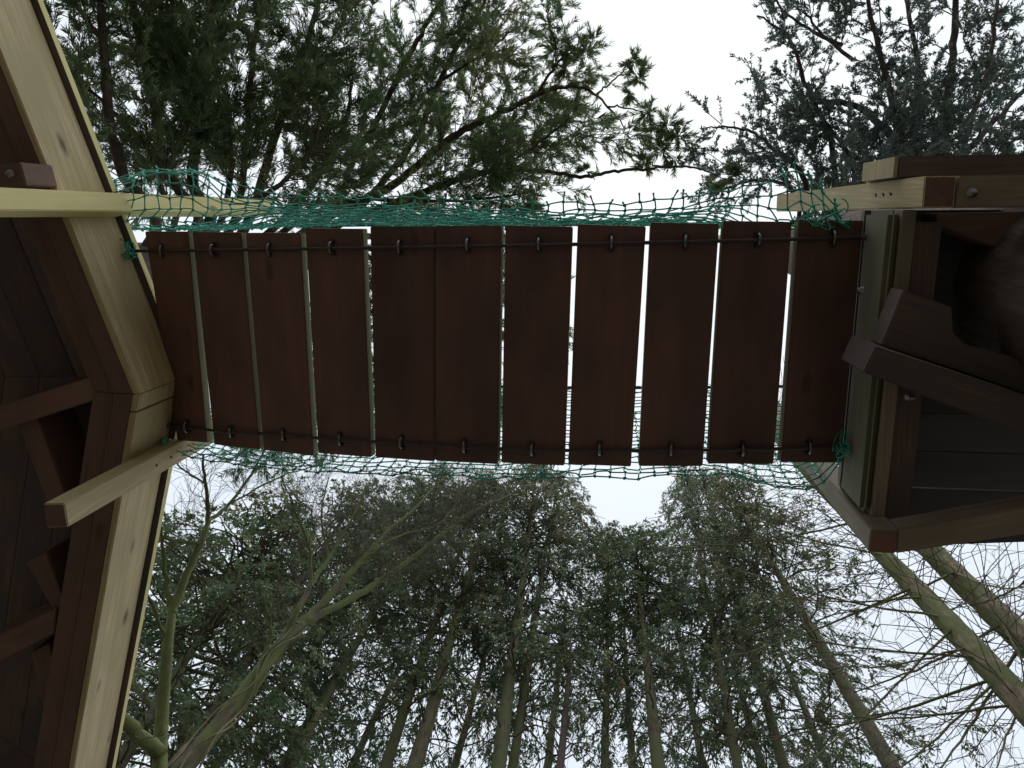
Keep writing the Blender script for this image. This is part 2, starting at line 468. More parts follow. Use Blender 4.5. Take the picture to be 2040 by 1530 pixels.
for k, q in enumerate(PL):
    pts = [onbridge(*c) for c in q]
    a, b_, c_, d_ = pts
    # keep it planar: heights from the plane through edge mid lines
    zl = (a[2] + d_[2]) / 2; zr = (b_[2] + c_[2]) / 2
    a[2] = d_[2] = zl; b_[2] = c_[2] = zr
    pl = prism('plank', M['plank'], [a, b_, c_, d_], None, .034, bridge, bevel=.0025,
               axis=(d_ - a), mat_side=M['plank_edge'])
    # U-bolts round the cable, washers against the underside
    for (u, v) in (bt[k], bb[k]):
        s = Soup(); p = onbridge(u, v, 0.0)
        th = np.linspace(0, math.pi, 11)
        r = .016 + .003 * rng.random(); jx = rng.normal() * .0025
        arc = [(p[0], p[1] - r, p[2] + .016)] + [(p[0] + jx * math.sin(x) * 1.5, p[1] - r * math.cos(x), p[2] + .003 - r * .85 * math.sin(x)) for x in th] + [(p[0], p[1] + r, p[2] + .016)]
        s.tube(arc, .0042, 8)
        for sg in (-1, 1):
            s.tube([(p[0], p[1] + sg * r, p[2] + .0035), (p[0], p[1] + sg * r, p[2] + .0095)], .009, 10)
        s.build('u_bolt', M['steel'], pl)

for (pts, e0, e1) in ((bt, (248, 504), (1737, 479)), (bb, (326, 847), (1683, 890))):
    s = Soup()
    q = [onbridge(*e0, 0)] + [onbridge(*p, 0.0) for p in pts] + [onbridge(*e1, 0)]
    q = np.array(q); yy = np.polyfit(q[:, 0], q[:, 1], 1); q[:, 1] = np.polyval(yy, q[:, 0])
    s.tube(catmull(q, 22), .0052, 18, twist=95)
    s.build('steel_cable', M['wire'], bridge)
    for a_, b2 in ((q[0], q[1]), (q[-1], q[-2])):
        d = (b2 - a_) / np.linalg.norm(b2 - a_)
        s = Soup(); s.tube([a_ - d * .02, a_ + d * .035], .0085, 12)
        s.build('cable_ferrule', M['wire'], bridge)

# ================================================================= nets
def netting(name, ctrl, ncol, rows, shear, wob, label, tuft=.030, r=.00225):
    """ctrl: list of cross-sections (s, [points free edge -> top]); square knotted mesh"""
    S = np.array([c[0] for c in ctrl]); K = np.array([[list(p) for p in c[1]] for c in ctrl])  # (m,k,3)
    m_, k_ = K.shape[:2]
    def cross(s):
        s = np.clip(s, S[0], S[-1])
        return np.array([[np.interp(s, S, K[:, j, a]) for a in range(3)] for j in range(k_)])
    G = np.zeros((ncol, rows, 3))
    dense = [cross(S[0] + (S[-1] - S[0]) * f) for f in np.linspace(0, 1, 160)]
    sm = []
    for c in dense:
        d = catmull(c, 8); L = np.concatenate([[0], np.cumsum(np.linalg.norm(np.diff(d, axis=0), axis=1))])
        sm.append(np.array([[np.interp(x, L / L[-1], d[:, a]) for a in range(3)] for x in np.linspace(0, 1, rows)]))
    sm = np.array(sm)       # (160, rows, 3)
    for i_ in range(ncol):
        for j in range(rows):
            f = (i_ / (ncol - 1)) + shear * (1 - j / (rows - 1)) * math.sin(math.pi * i_ / (ncol - 1)) ** .5 if 0 < i_ < ncol - 1 else i_ / (ncol - 1)
            x = np.clip(f, 0, 1) * 159; a = int(min(x, 158)); fr = x - a
            G[i_, j] = sm[a, j] * (1 - fr) + sm[a + 1, j] * fr
    G += rng.normal(size=G.shape) * wob
    st = Soup()
    def strand(a, b, sag):
        mid = (a + b) / 2 + sag
        q1 = a * .56 + mid * .5 - b * .06; q2 = b * .56 + mid * .5 - a * .06
        return [a, q1, q2, b]
    for i_ in range(ncol):
        for j in range(rows):
            if i_ < ncol - 1:
                c = np.array(strand(G[i_, j], G[i_ + 1, j], rng.normal(size=3) * .0035 + np.array([0, 0, -.0025])))
                st.tube(c, r, 5, cap=False)
            if j < rows - 1:
                c = np.array(strand(G[i_, j], G[i_, j + 1], rng.normal(size=3) * .0035))
                st.tube(c, r, 5, cap=False)
    # knots
    for p in G.reshape(-1, 3):
        d = rng.normal(size=3); d /= np.linalg.norm(d)
        st.tube([p - d * .005, p - d * .002, p + d * .002, p + d * .005], [.002, .0048, .0048, .002], 6)
    # cut ends sticking out of the free edge and the two side edges
    for i_ in range(ncol):
        d = G[i_, 0] - G[i_, 1]; d /= np.linalg.norm(d) + 1e-9
        d = d * .8 + np.array([-.55, 0, .0]) * (1 if i_ < ncol * .55 else .1) + rng.normal(size=3) * .18
        d /= np.linalg.norm(d); l = tuft * (.7 + .6 * rng.random())
        st.tube([G[i_, 0], G[i_, 0] + d * l * .6, G[i_, 0] + d * l], [r, r, r * 1.5], 5)
    for j in range(rows):
        for i_, o_ in ((0, 1), (ncol - 1, ncol - 2)):
            d = G[i_, j] - G[o_, j]; d /= np.linalg.norm(d) + 1e-9; d += rng.normal(size=3) * .3; d /= np.linalg.norm(d)
            st.tube([G[i_, j], G[i_, j] + d * tuft], [r, r * 1.4], 5)
    o = st.build(name, M['net'])
    o['label'] = label; o['category'] = 'net'; o['group'] = 'safety nets along the bridge'
    return o

# north net: free edge outline (pixels) + how far it hangs away from the planks
NE = [(226, 362), (300, 338), (383, 340), (456, 366), (547, 388), (673, 394), (818, 394), (957, 400), (1110, 406), (1258, 404), (1367, 396), (1450, 380), (1542, 358), (1585, 344), (1625, 362), (1650, 400), (1668, 420)]
ctrl = []
for k, (u, v) in enumerate(NE):
    x0 = onbridge(u, 460, 0)[0]; h0 = hc(x0)
    s = x0
    wl = float(np.clip((560 - u) / 170, 0, 1)); wr = float(np.clip((u - 1380) / 110, 0, 1)); w = max(wl, wr)
    # open flap that lies out flat near the platforms, hanging almost upright in between
    A_ = [P(u, v, h0 + .14 * wl - .02), P(u + 4, v + 14, h0 - .01), P(u + 8, v * .35 + 455 * .65, h0 + .01), P(u + 10, 456, h0 + .10)]
    B_ = [P(u, v, h0 - .02), P(u + 3, v + 22, h0 + .05), P(u + 6, v + 37, h0 + .32), P(u + 10, 443, h0 + .62)]
    free, m1, m2, m3 = [a_ * w + b_2 * (1 - w) for a_, b_2 in zip(A_, B_)]
    xm = m3[0]
    rail = np.array([xm, .035, EYE + 3.22 + .10 * abs((x0 + .4)) ** 1.5])
    ctrl.append((s, [free, m1, m2, m3, rail]))
netting('safety_net', ctrl, 53, 27, .06, .0034, 'green knotted net on the upper side of the bridge, cut edge curling beside yellow post')
railN = [c[1][-1] for c in ctrl]

SE = [(306, 890), (358, 903), (429, 918), (500, 929), (562, 934), (656, 941), (805, 945), (966, 951), (1117, 952), (1262, 950), (1372, 943), (1431, 942), (1490, 958), (1549, 968), (1607, 974), (1645, 955), (1672, 922)]
ctrl = []
for k, (u, v) in enumerate(SE):
    p0 = onbridge(u, 910, 0); h0 = hc(p0[0])
    free = P(u, v, h0 - .035)
    m1 = np.array([free[0] + .004, free[1] + .004, EYE + h0 + .04])
    m2 = np.array([free[0] + .008, free[1] - .005, EYE + h0 + .15])
    m3 = np.array([free[0] + .008, .755, EYE + h0 + .5])
    rail = np.array([free[0] + .006, .722, EYE + 3.22 + .10 * abs((p0[0] + .4)) ** 1.5])
    ctrl.append((free[0], [free, m1, m2, m3, rail]))
netting('safety_net', ctrl, 52, 24, 0.0, .0030, 'dark green knotted net hanging below the lower plank ends, over the tall thin trunks', tuft=.008)
railS = [c[1][-1] for c in ctrl]

# frayed lashings that tie the net corners to the platform edges
def lashing(u, v, h, rad, n_, label):
    s = Soup(); c = P(u, v, h)
    for q in range(n_):
        a0 = rng.random() * 6.28; pts = []
        nrm = rng.normal(size=3); nrm /= np.linalg.norm(nrm); e1 = np.cross(nrm, [0.3, .2, 1]); e1 /= np.linalg.norm(e1); e2 = np.cross(nrm, e1)
        rr = rad * (.5 + .8 * rng.random()); cc = c + rng.normal(size=3) * rad * .35
        for t_ in np.linspace(0, 3.6 + 2.5 * rng.random(), 9):
            pts.append(cc + rr * (np.cos(a0 + t_) * e1 + np.sin(a0 + t_) * e2) * (1 + .05 * t_))
        s.tube(catmull(pts, 3), .0019, 5)
    o = s.build('twine_lashing', M['net']); o['label'] = label; o['category'] = 'lashing'; o['group'] = 'twine lashings at the bridge corners'
lashing(256, 500, 2.50, .022, 12, 'tangled green twine tying the upper cable end at the left platform')
lashing(322, 882, 2.47, .020, 9, 'tangled green twine at the left end of the lower net by the pale post')
lashing(1688, 893, 2.28, .030, 9, 'loose loops of green twine round the lower cable end at the right platform')
lashing(1642, 428, 2.28, .034, 6, 'bunched green twine curled over the rightmost plank top')

for nm, rl, lb in (('handrail_rope', railN, 'dark rope running above the upper side of the bridge through the top of its net'),
                   ('handrail_rope', railS, 'dark rope seen through the plank gaps above the lower side of the bridge')):
    s = Soup(); q = np.array(rl)
    q = np.vstack([q[0] + np.array([-.12, 0, .03]), q, q[-1] + np.array([.16, 0, .03])])
    s.tube(catmull(q, 4), .0065, 10, twist=110)
    o = s.build(nm, M['rope']); o['label'] = lb; o['category'] = 'rope'; o['group'] = 'handrail ropes of the bridge'

# ================================================================= left platform
def z(h): return EYE + h
LP_ = empty('tree_platform', (-3.2, .55, z(2.0)),
            'many sided timber platform at the left with pale edge boards and dark stained underside', 'platform')
c0 = np.array([-2.085, -1.349]); c1 = np.array([-1.498, .563]); c2 = np.array([-2.036, 2.385])
ring = [c0, c1, c2, np.array([-3.35, 3.3]), np.array([-4.75, 2.5]), np.array([-5.3, .55]), np.array([-4.75, -1.4]), np.array([-3.4, -2.15])]
cen = np.array([-3.25, .58])

def inset_edge(poly, c, i, d):
    """points of edge i of poly moved inward by d, ends kept on the corner mitres"""
    nn = len(poly)
    def inward(a, b):
        t = (b - a) / np.linalg.norm(b - a); q = np.array([-t[1], t[0]])
        return q if (c - a) @ q > 0 else -q
    def corner(j):
        a, b, e_ = poly[j - 1], poly[j], poly[(j + 1) % nn]
        n1, n2 = inward(a, b), inward(b, e_)
        A = np.array([n1, n2]); rhs = np.array([n1 @ b + d, n2 @ b + d])
        return np.linalg.solve(A, rhs)
    return corner(i), corner((i + 1) % nn)

def ring_board(name, mat, i, d0, d1, h0, h1, f0=0, f1=1, parent=LP_, poly=None, c=None, bevel=.003, **kw):
    poly = poly if poly is not None else ring; c = cen if c is None else c
    a0, b0 = inset_edge(poly, c, i, d0); a1, b1 = inset_edge(poly, c, i, d1)
    q = [a0 + (b0 - a0) * f0, a0 + (b0 - a0) * f1, a1 + (b1 - a1) * f1, a1 + (b1 - a1) * f0]
    return prism(name, mat, q, z(h0), z(h1), parent, bevel=bevel, axis=(*(b0 - a0), 0), **kw)

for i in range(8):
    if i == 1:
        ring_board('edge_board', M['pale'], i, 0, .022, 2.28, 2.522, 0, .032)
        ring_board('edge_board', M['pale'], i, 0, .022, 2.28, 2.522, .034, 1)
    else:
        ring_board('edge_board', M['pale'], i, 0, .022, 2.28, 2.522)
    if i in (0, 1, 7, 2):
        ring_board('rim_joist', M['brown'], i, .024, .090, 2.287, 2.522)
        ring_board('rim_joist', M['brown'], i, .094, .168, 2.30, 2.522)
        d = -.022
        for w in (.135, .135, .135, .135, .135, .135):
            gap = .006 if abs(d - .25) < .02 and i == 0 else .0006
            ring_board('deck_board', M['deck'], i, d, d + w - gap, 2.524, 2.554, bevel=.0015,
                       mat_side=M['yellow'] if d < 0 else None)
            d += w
# the rest of the deck, out of sight of the camera, as one floor
inner = [inset_edge(ring, cen, i, .79)[0] for i in range(8)]
prism('decking', M['deck'], inner, z(2.524), z(2.554), LP_, bevel=0)
for i in (3, 4, 5, 6):
    ring_board('deck_board', M['deck'], i, -.022, .789, 2.524, 2.554)

def pbeam(name, mat, quad, h0, h1, parent, **kw):
    """beam from the pixel outline of its underside at height h0"""
    return prism(name, mat, [P(u, v, h0) for u, v in quad], z(h0), z(h1), parent, **kw)
# joists under the deck
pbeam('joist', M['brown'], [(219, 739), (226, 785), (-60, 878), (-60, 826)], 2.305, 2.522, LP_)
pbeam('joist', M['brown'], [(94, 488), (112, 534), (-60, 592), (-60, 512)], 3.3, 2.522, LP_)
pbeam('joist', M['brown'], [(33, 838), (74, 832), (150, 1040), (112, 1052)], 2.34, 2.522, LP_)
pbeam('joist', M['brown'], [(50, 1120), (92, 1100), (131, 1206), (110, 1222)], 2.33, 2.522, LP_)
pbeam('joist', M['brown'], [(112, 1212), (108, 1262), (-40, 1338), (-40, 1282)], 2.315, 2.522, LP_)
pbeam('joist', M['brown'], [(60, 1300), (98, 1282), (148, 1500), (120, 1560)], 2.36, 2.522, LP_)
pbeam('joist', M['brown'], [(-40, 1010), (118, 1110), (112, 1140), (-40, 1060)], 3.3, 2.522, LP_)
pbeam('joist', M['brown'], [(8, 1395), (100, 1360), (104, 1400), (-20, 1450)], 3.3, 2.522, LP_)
# bearer with bolt, top left
b_ = pbeam('bearer', M['brown'], [(-60, 332), (40, 323), (53, 370), (-60, 384)], 2.15, 2.285, LP_)
def bolt(parent, u, v, h, r=.012, name='bolt', nrm=(0, 0, -1), mat=None):
    s = Soup(); p = P(u, v, h); d = np.array(nrm, float); d /= np.linalg.norm(d)
    s.tube([p - d * .004, p + d * .0035], r * 1.5, 14)
    s.tube([p + d * .003, p + d * .011], r, 6)
    return s.build(name, mat or M['steel'], parent, smooth=False)
bolt(b_, 20, 346, 2.148, .008)
# long bearer resting against the trunk
prism('bearer', M['brown'], [(-4.9, .42), (-1.62, .42), (-1.62, .50), (-4.9, .50)], z(2.13), z(2.283), LP_) if False else None

def post(name, mat, quad, h0, h1, parent, lab=None):
    o = prism(name, mat, quad, z(h0), z(h1), parent, bevel=.003, axis=(0, 0, 1), nrm=None) if False else None
    # build with local X vertical so the grain runs up the post
    c = np.mean([np.array([q[0], q[1]]) for q in quad], 0)
    bm = bmesh.new()
    def loc(x, y, zz): return Vector((zz - z(h0), x - c[0], y - c[1]))
    vb = [bm.verts.new(loc(q[0], q[1], z(h0))) for q in quad]
    vt = [bm.verts.new(loc(q[0], q[1], z(h1))) for q in quad]
    bm.faces.new(vb); bm.faces.new(vt)
    for i_ in range(4): bm.faces.new((vb[i_], vb[(i_ + 1) % 4], vt[(i_ + 1) % 4], vt[i_]))
    bmesh.ops.recalc_face_normals(bm, faces=bm.faces)
    bmesh.ops.bevel(bm, geom=list(bm.edges), offset=.003, segments=2, affect='EDGES')
    bm.faces.ensure_lookup_table()
    for f in bm.faces:
        if abs(f.normal.x) > .9 and f.calc_area() > .002: f.material_index = 1
    me = bpy.data.meshes.new(name); bm.to_mesh(me); bm.free()
    W = Matrix(((0, 1, 0, c[0]), (0, 0, 1, c[1]), (1, 0, 0, z(h0)), (0, 0, 0, 1)))
    o = link(name, me, [mat, M['brown']], parent, W)
    if lab: o['label'] = lab
    return o

t1 = (c1 - c0) / np.linalg.norm(c1 - c0); n1 = np.array([t1[1], -t1[0]])     # outward of edge 0
if n1[0] < 0: n1 = -n1
# upper left post, fixed to the outside of the edge board
base = np.array([-1.683, -.032]) + n1 * .002
q = [base - t1 * .032, base + t1 * .032, base + t1 * .032 + n1 * .066, base - t1 * .032 + n1 * .066]
pUL = post('handrail_post', M['yellow'], q, 1.925, 3.72, LP_, 'yellow green upright post crossing behind the net')
h_ = 1.88
q = [P(86, 1003, h_)[:2], P(128, 1003, h_)[:2], P(136, 1050, h_)[:2], P(94, 1052, h_)[:2]]
pLL = post('handrail_post', M['pale'], q, h_, 3.72, LP_, 'pale upright post with its sawn lower end hanging below the deck')
def nails(parent, pts, h, nrm):
    for (u, v, hh) in pts:
        s = Soup(); p = P(u, v, hh); d = np.array(nrm, float)
        s.tube([p - d * .003, p + d * .0015], .0042, 8); s.build('nail_head', M['wire'], parent)

# ================================================================= right platform
RP = empty('tree_platform', (1.3, .3, z(2.0)),
           'smaller timber platform at the right with blue grey lens glare painted on its underside and projecting bearers', 'platform')
prism('edge_board', M['green'], [(.735, -.012), (.735, .826), (.762, .826), (.762, -.012)], z(2.15), z(2.345), RP, bevel=.012)
prism('rim_joist', M['weathered'], [(.764, -.012), (.764, .86), (.800, .86), (.800, -.012)], z(2.142), z(2.345), RP)
prism('rim_joist', M['bearer'], [(.803, .02), (.803, .86), (.872, .86), (.872, .02)], z(2.16), z(2.345), RP)
yb = -.012
k = 0
while yb < .80:
    gap = .004 if k in (6,) else .001
    prism('deck_board', M['glare_deck'], [(.70 + .035, yb), (3.3, yb), (3.3, yb + .118 - gap), (.735, yb + .118 - gap)], z(2.347), z(2.377), RP, bevel=.0015, mat_side=M['green'])
    yb += .118; k += 1
yb += .001
prism('deck_board', M['glare_deck'], [(.735, yb), (3.3, yb), (3.3, P(2300, 1050, 2.347)[1]), P(2040, 1080, 2.347)[:2], P(1815, 1088, 2.347)[:2], (.762, .855)], z(2.347), z(2.377), RP, bevel=.0015)
# timbers level with the post feet, running away to the right
prism('side_rail', M['weathered'], [(.853, -.092), (3.3, -.095), (3.3, -.018), (.853, -.016)], z(2.05), z(2.125), RP)
h_ = 2.05
pbeam('side_rail', M['weathered'], [(1789, 1055), (2120, 996), (2120, 1053), (1785, 1103)], h_, 2.125, RP)
pbeam('side_rail', M['brown'], [(1866, 425), (2120, 420), (2120, 534), (1960, 485), (1866, 447)], 2.20, 2.30, RP)
# upper beam on the far side with its pale end
prism('rim_joist', M['bearer'], [(.762, -.150), (3.3, -.150), (3.3, -.095), (.762, -.095)], z(2.2), z(2.46), RP)
prism('end_cap', M['pale'], [(.752, -.149), (.7615, -.149), (.7615, -.096), (.752, -.096)], z(2.202), z(2.458), RP, bevel=.001)
q = [(.774, -.092), (.848, -.092), (.850, -.016), (.776, -.016)]
pUR = post('handrail_post', M['pale'], q, 2.05, 3.72, RP, 'pale upright post above the net with three nails')
q = [P(1735, 1055, 2.05)[:2], P(1790, 1055, 2.05)[:2], P(1785, 1103, 2.05)[:2], P(1730, 1100, 2.05)[:2]]
pLR = post('handrail_post', M['weathered'], q, 2.05, 3.72, RP, 'greyish upright post below the bridge with a reddish sawn foot')
# bearers
pbeam('bearer', M['bearer'], [(1745, 690), (2140, 822), (2140, 905), (1720, 742)], 1.95, 2.139, RP)
prism('bearer', M['bearer'], [P(1800, 578, 2.05), P(1897, 612, 2.05), P(1899, 662, 2.05), P(1925, 690, 2.05), P(2060, 722, 2.05), P(2100, 800, 2.05), P(1756, 688, 2.05)],
      z(2.05), z(2.139), RP, axis=(P(1897, 612, 2.05) - P(1800, 578, 2.05)))
bolt(RP, 1715, 577, 2.24, .008, 'eye_bolt', (-1, 0, 0))
bolt(RP, 1937, 384, 2.048, .008)
bolt(RP, 1812, 791, 2.13, .008)
for (u, v, hh) in ((1708, 405, 2.39), (1730, 403, 2.33), (1750, 401, 2.27)):
    s = Soup(); s.tube([(.7705, -.055, z(hh)), (.775, -.055, z(hh))], .0045, 8); s.build('nail_head', M['wire'], pUR)
for hh in (2.42, 2.33):
    x_ = q[0][0]
    p = P(136, 1050, 1.88)
    s = Soup(); s.tube([(p[0] - .004, p[1] - .035, z(hh)), (p[0] + .0015, p[1] - .035, z(hh))], .0045, 8); s.build('nail_head', M['wire'], pLL)

# ================================================================= trees
def taper(n, a, b, e_=1.0): return b + (a - b) * (1 - np.linspace(0, 1, n)) ** e_

# ---- conifer crowns shared by the trees of the plantation (unit: metres, base at 0)
def crown_mesh(name, H, Rm, nbr, seed, dens=1.0, base_sparse=.35, zp=.62):
    global rng
    rng = np.random.default_rng(seed)
    zf = rng.random(nbr) ** zp                    # fraction up the crown
    zf = np.sort(zf)
    az = rng.random(nbr) * 6.283
    prof = np.where(zf < .55, .75 + .25 * np.sin(zf / .55 * math.pi / 2), np.clip((1 - zf) / .45, 0, 1) ** .75)
    L = Rm * prof * (.55 + .55 * rng.random(nbr)) + .25
    k = 7; s = np.linspace(0, 1, k)[None, :]
    rise = (.35 - .25 * rng.random(nbr))[:, None]
    drop = (.45 + .35 * rng.random(nbr))[:, None]
    rad = L[:, None] * s
    zz = zf[:, None] * H + rad * rise - drop * rad * s ** 1.5
    a = az[:, None] + s * rng.normal(size=(nbr, 1)) * .25
    K = np.stack([rad * np.cos(a), rad * np.sin(a), zz], -1)
    K[:, 1:] += rng.normal(size=(nbr, k - 1, 3)) * .05
    wd = Soup(); wd.polyline_set(K, .022, .006, 4)
    live = rng.random(nbr) < (base_sparse + (1 - base_sparse) * np.clip(zf * 1.9, 0, 1))
    sub = grow(K[live], .30 / dens, .35, 1.15, .85, -.08, .6, start=.18, npts=4, flat=.8, taper=.55)
    wd.polyline_set(sub, .006, .003, 3)
    tw = grow(sub, .075, .10, .26, .7, -.3, .6, start=.12, npts=2, flat=.7, taper=.35)
    lf = Soup()
    lf.needles(tw[:, 0], tw[:, 1], 9, .085, .030, .5, .008)
    lf.needles(sub[:, 1], sub[:, 3], 12, .085, .03, .6, .008)
    # dead whiskers low down
    dead = grow(K[~live] if (~live).any() else K[:3], .34, .3, .8, .8, -.1, .35, start=.2, npts=4, flat=.5, taper=.3)
    wd.polyline_set(dead, .005, .002, 3)
    me_l = lf.mesh(name, smooth=False); me_w = wd.mesh('branches', smooth=False)
    return me_l, me_w

CR = [crown_mesh('crown', 15, 2.2, 124, 11 + s, dens=1.0) for s in range(3)]
CRT = [crown_mesh('crown', 15, 2.3, 62, 31 + s, dens=.9, base_sparse=.6, zp=.9) for s in range(3)]
rng = np.random.default_rng(99)
for (a_, b_2) in CR + CRT:
    a_.materials.append(M['cypress']); b_2.materials.append(M['twig'])
print('crown faces', [len(a_.polygons) for a_, b_2 in CR])

def frame_to(axis):
    Zv = Vector(axis).normalized(); Xv = Vector((1, 0, 0)); Xv = (Xv - Zv * Xv.dot(Zv)).normalized(); Yv = Zv.cross(Xv)
    return Matrix(((Xv.x, Yv.x, Zv.x, 0), (Xv.y, Yv.y, Zv.y, 0), (Xv.z, Yv.z, Zv.z, 0), (0, 0, 0, 1)))

def conifer(pa, pb, ptop, D, wpx, label, var=0, cb=12.5, Rs=1.0, warm=False, mat='bark_con', crown=True, bend=.15, Db=None, thin=False, group='conifers standing behind the bridge'):
    """pa, pb: two pixels on the trunk; ptop: pixel of the tip; D: metres away; wpx: trunk width in photo pixels"""
    A = PD(*pa, D); B = PD(*pb, Db or D)
    d = (B - A) / np.linalg.norm(B - A)
    if d[2] < .5: d = np.array([0, 0, 1.])
    T = PD(*ptop, D)
    G0 = A - d * (A[2] / d[2])
    top = G0 + d * ((T[2] - G0[2]) / d[2])
    H = top[2]
    r = wpx / FPX * np.linalg.norm(A - np.array([0, 0, EYE])) / 2
    t = empty('conifer_tree', (G0[0], G0[1], 0), label, 'tree', group)
    n_ = 26; f = np.linspace(0, 1, n_)[:, None]
    pts = G0 + (top - G0) * f
    w_ = np.cumsum(rng.normal(size=(n_, 2)) * .035, 0) * bend * 4; w_ -= w_[0]
    fa = (A[2]) / H; w_ -= np.outer(np.clip(f[:, 0] / fa, 0, 1), w_[int(fa * (n_ - 1))]) * 1.0
    pts[:, :2] += w_ * .5
    zA = A[2] / H
    rr = r * (1.25 - .55 * f[:, 0] / zA * .5) * np.clip((1 - f[:, 0]) / (1 - zA) * 1.0 + .05, .04, 1.0) ** .8
    rr = np.where(f[:, 0] < zA, r * (1 + .25 * (1 - f[:, 0] / zA)), np.maximum(r * ((1 - f[:, 0]) / (1 - zA)) ** .8, .012))
    s = Soup(); s.tube(pts, rr, 12, lump=.10)
    s.build('trunk', M[mat], t)
    if crown:
        CRS = CRT if thin else CR
        Hc = H - cb
        base = G0 + d * (cb / d[2])
        S = Matrix.Diagonal((Rs, Rs, Hc / 15.0, 1))
        Wm = Matrix.Translation(Vector(base)) @ frame_to(d) @ Matrix.Rotation(rng.random() * 6.28, 4, 'Z') @ S
        for k_, nm in ((0, 'crown'), (1, 'branches')):
            o = bpy.data.objects.new(nm, CRS[var][k_]); C.objects.link(o)
            place(o, t, Wm)
            if k_ == 0 and warm:
                o.material_slots[0].link = 'OBJECT'; o.material_slots[0].material = M['cypress_warm']
    return t, G0, d, H

conifers = [
    # front row, trunk pixels measured in the photograph
    dict(pa=(767, 1530), pb=(880, 1197), ptop=(985, 960), D=9.5, wpx=22, var=0, label='slim leaning conifer trunk left of a thicker dark one, lower middle left', Rs=.95),
    dict(pa=(825, 1530), pb=(901, 1266), ptop=(1000, 975), D=9.0, wpx=29, var=1, label='thick dark conifer trunk left of the paired trunks in the lower middle', Rs=.85),
    dict(pa=(993, 1530), pb=(1045, 1108), ptop=(1085, 935), D=8.7, wpx=28, var=2, label='thicker conifer of the pair of close trunks in the lower middle', Rs=1.0, warm=True),
    dict(pa=(1021, 1530), pb=(1086, 1125), ptop=(1110, 950), D=9.2, wpx=18, var=0, label='thinner conifer of the pair of close trunks in the lower middle', Rs=.85),
    dict(pa=(1206, 1530), pb=(1208, 1183), ptop=(1206, 1075), D=9.6, wpx=15, var=1, label='slender straight upright conifer with mossy trunk below the widest plank gap', Rs=.85, cb=14),
    dict(pa=(1312, 1530), pb=(1278, 1194), ptop=(1256, 1065), D=9.0, wpx=25, var=2, label='conifer with stout brown trunk right of the slender mossy one', Rs=.85, cb=14),
    dict(pa=(1470, 1530), pb=(1395, 1108), ptop=(1345, 935), D=9.6, wpx=18, var=0, label='thin pale brown conifer trunk curving slightly, lower middle right', Rs=.9),
    dict(pa=(1563, 1530), pb=(1487, 1262), ptop=(1400, 945), D=10.2, wpx=20, var=1, label='conifer with red brown trunk between the thin curving and the mossy leaning one', Rs=.95),
    dict(pa=(1776, 1530), pb=(1553, 1149), ptop=(1440, 965), D=8.8, wpx=29, var=2, label='conifer with broad mossy trunk leaning left from the lower right', Rs=.9, warm=True),
    dict(pa=(640, 1410), pb=(777, 1152), ptop=(890, 945), D=9.5, wpx=15, var=2, label='thin dark conifer trunk leaning right, beyond the mossy bare tree', Rs=.9),
    dict(pa=(426, 1530), pb=(658, 1250), ptop=(810, 985), D=10.0, wpx=16, var=1, label='dark conifer trunk rising close behind the mossy bare tree', Rs=.95),
    dict(pa=(346, 1530), pb=(540, 1242), ptop=(640, 940), D=9.4, wpx=22, var=0, label='broad dense conifer with dark crown between forked bare tree and mossy bare tree', Rs=1.15, cb=8.0),
    dict(pa=(235, 1530), pb=(330, 1380), ptop=(470, 915), D=9.0, wpx=24, var=2, label='bushy dark conifer behind the forked bare tree, beside the left platform', Rs=1.15, cb=7.5),
]
for c_ in conifers: conifer(**c_)
# broken snag without a crown
conifer((1117, 1513), (1134, 1265), (1138, 1232), 8.9, 15, 'broken reddish snag with a splintered top, right of the paired trunks', crown=False, mat='bark_red')
# second row, farther off, seen between the trunks
far = [((560, 1530), 13.0, 1120, 0), ((700, 1530), 13.5, 1130, 1), ((905, 1530), 14.0, 1090, 2), ((1090, 1530), 13.0, 1130, 0), ((1260, 1530), 14.5, 1190, 1),
       ((1400, 1530), 13.5, 1120, 2), ((1520, 1530), 14.0, 1150, 0), ((1650, 1530), 13.0, 1180, 1), ((330, 1530), 12.0, 1090, 0)]
fl = ['distant conifer whose trunk shows left of the pair of leaning thin trunks', 'distant conifer filling the gap left of the thick dark trunk', 'distant conifer behind the gap between thick dark trunk and paired trunks',
      'distant conifer behind the splintered snag', 'distant conifer between the slender mossy trunk and the stout brown trunk', 'distant conifer between the stout brown trunk and the thin curving trunk',
      'distant conifer right of the thin curving trunk', 'distant conifer left of the broad mossy leaning trunk', 'distant conifer far behind the forked bare tree']
for ((u, v), D, ty, var), lb in zip(far, fl):
    # trunk stands vertical: its image heads for the zenith at (1206, 430)
    f = (v - ty) / (v - 430.0)
    tp = (u + (1206 - u) * f, ty)
    mid = (u + (1206 - u) * .2, v + (430 - v) * .2)
    conifer((u, v), mid, tp, D, 15, lb, var=var, cb=9.0, Rs=1.1, thin=True, group='distant conifers behind the first row')

# ---- bare trees
def px_path(pts):          # [(u, v, D)]
    return np.array([PD(u, v, D) for u, v, D in pts])

def twig_fan(wd, K, spacing, a, b, ang=.8, r=.004, levels=2, droop=0.0, up_=.2, start=.2, flat=.3):
    s1 = grow(K, spacing, a, b, ang, up_, droop, start=start, npts=5, flat=flat, taper=.45)
    wd.polyline_set(s1, r, r * .45, 3)
    if levels > 1:
        s2 = grow(s1, spacing * .8, a * .35, b * .45, ang, up_, droop, start=.15, npts=3, flat=flat, taper=.4)
        wd.polyline_set(s2, r * .5, r * .25, 3)
    return s1

def resamp(path, k):
    L = np.concatenate([[0], np.cumsum(np.linalg.norm(np.diff(path, axis=0), axis=1))])
    return np.array([[np.interp(x, L, path[:, a]) for a in range(3)] for x in np.linspace(0, L[-1], k)])

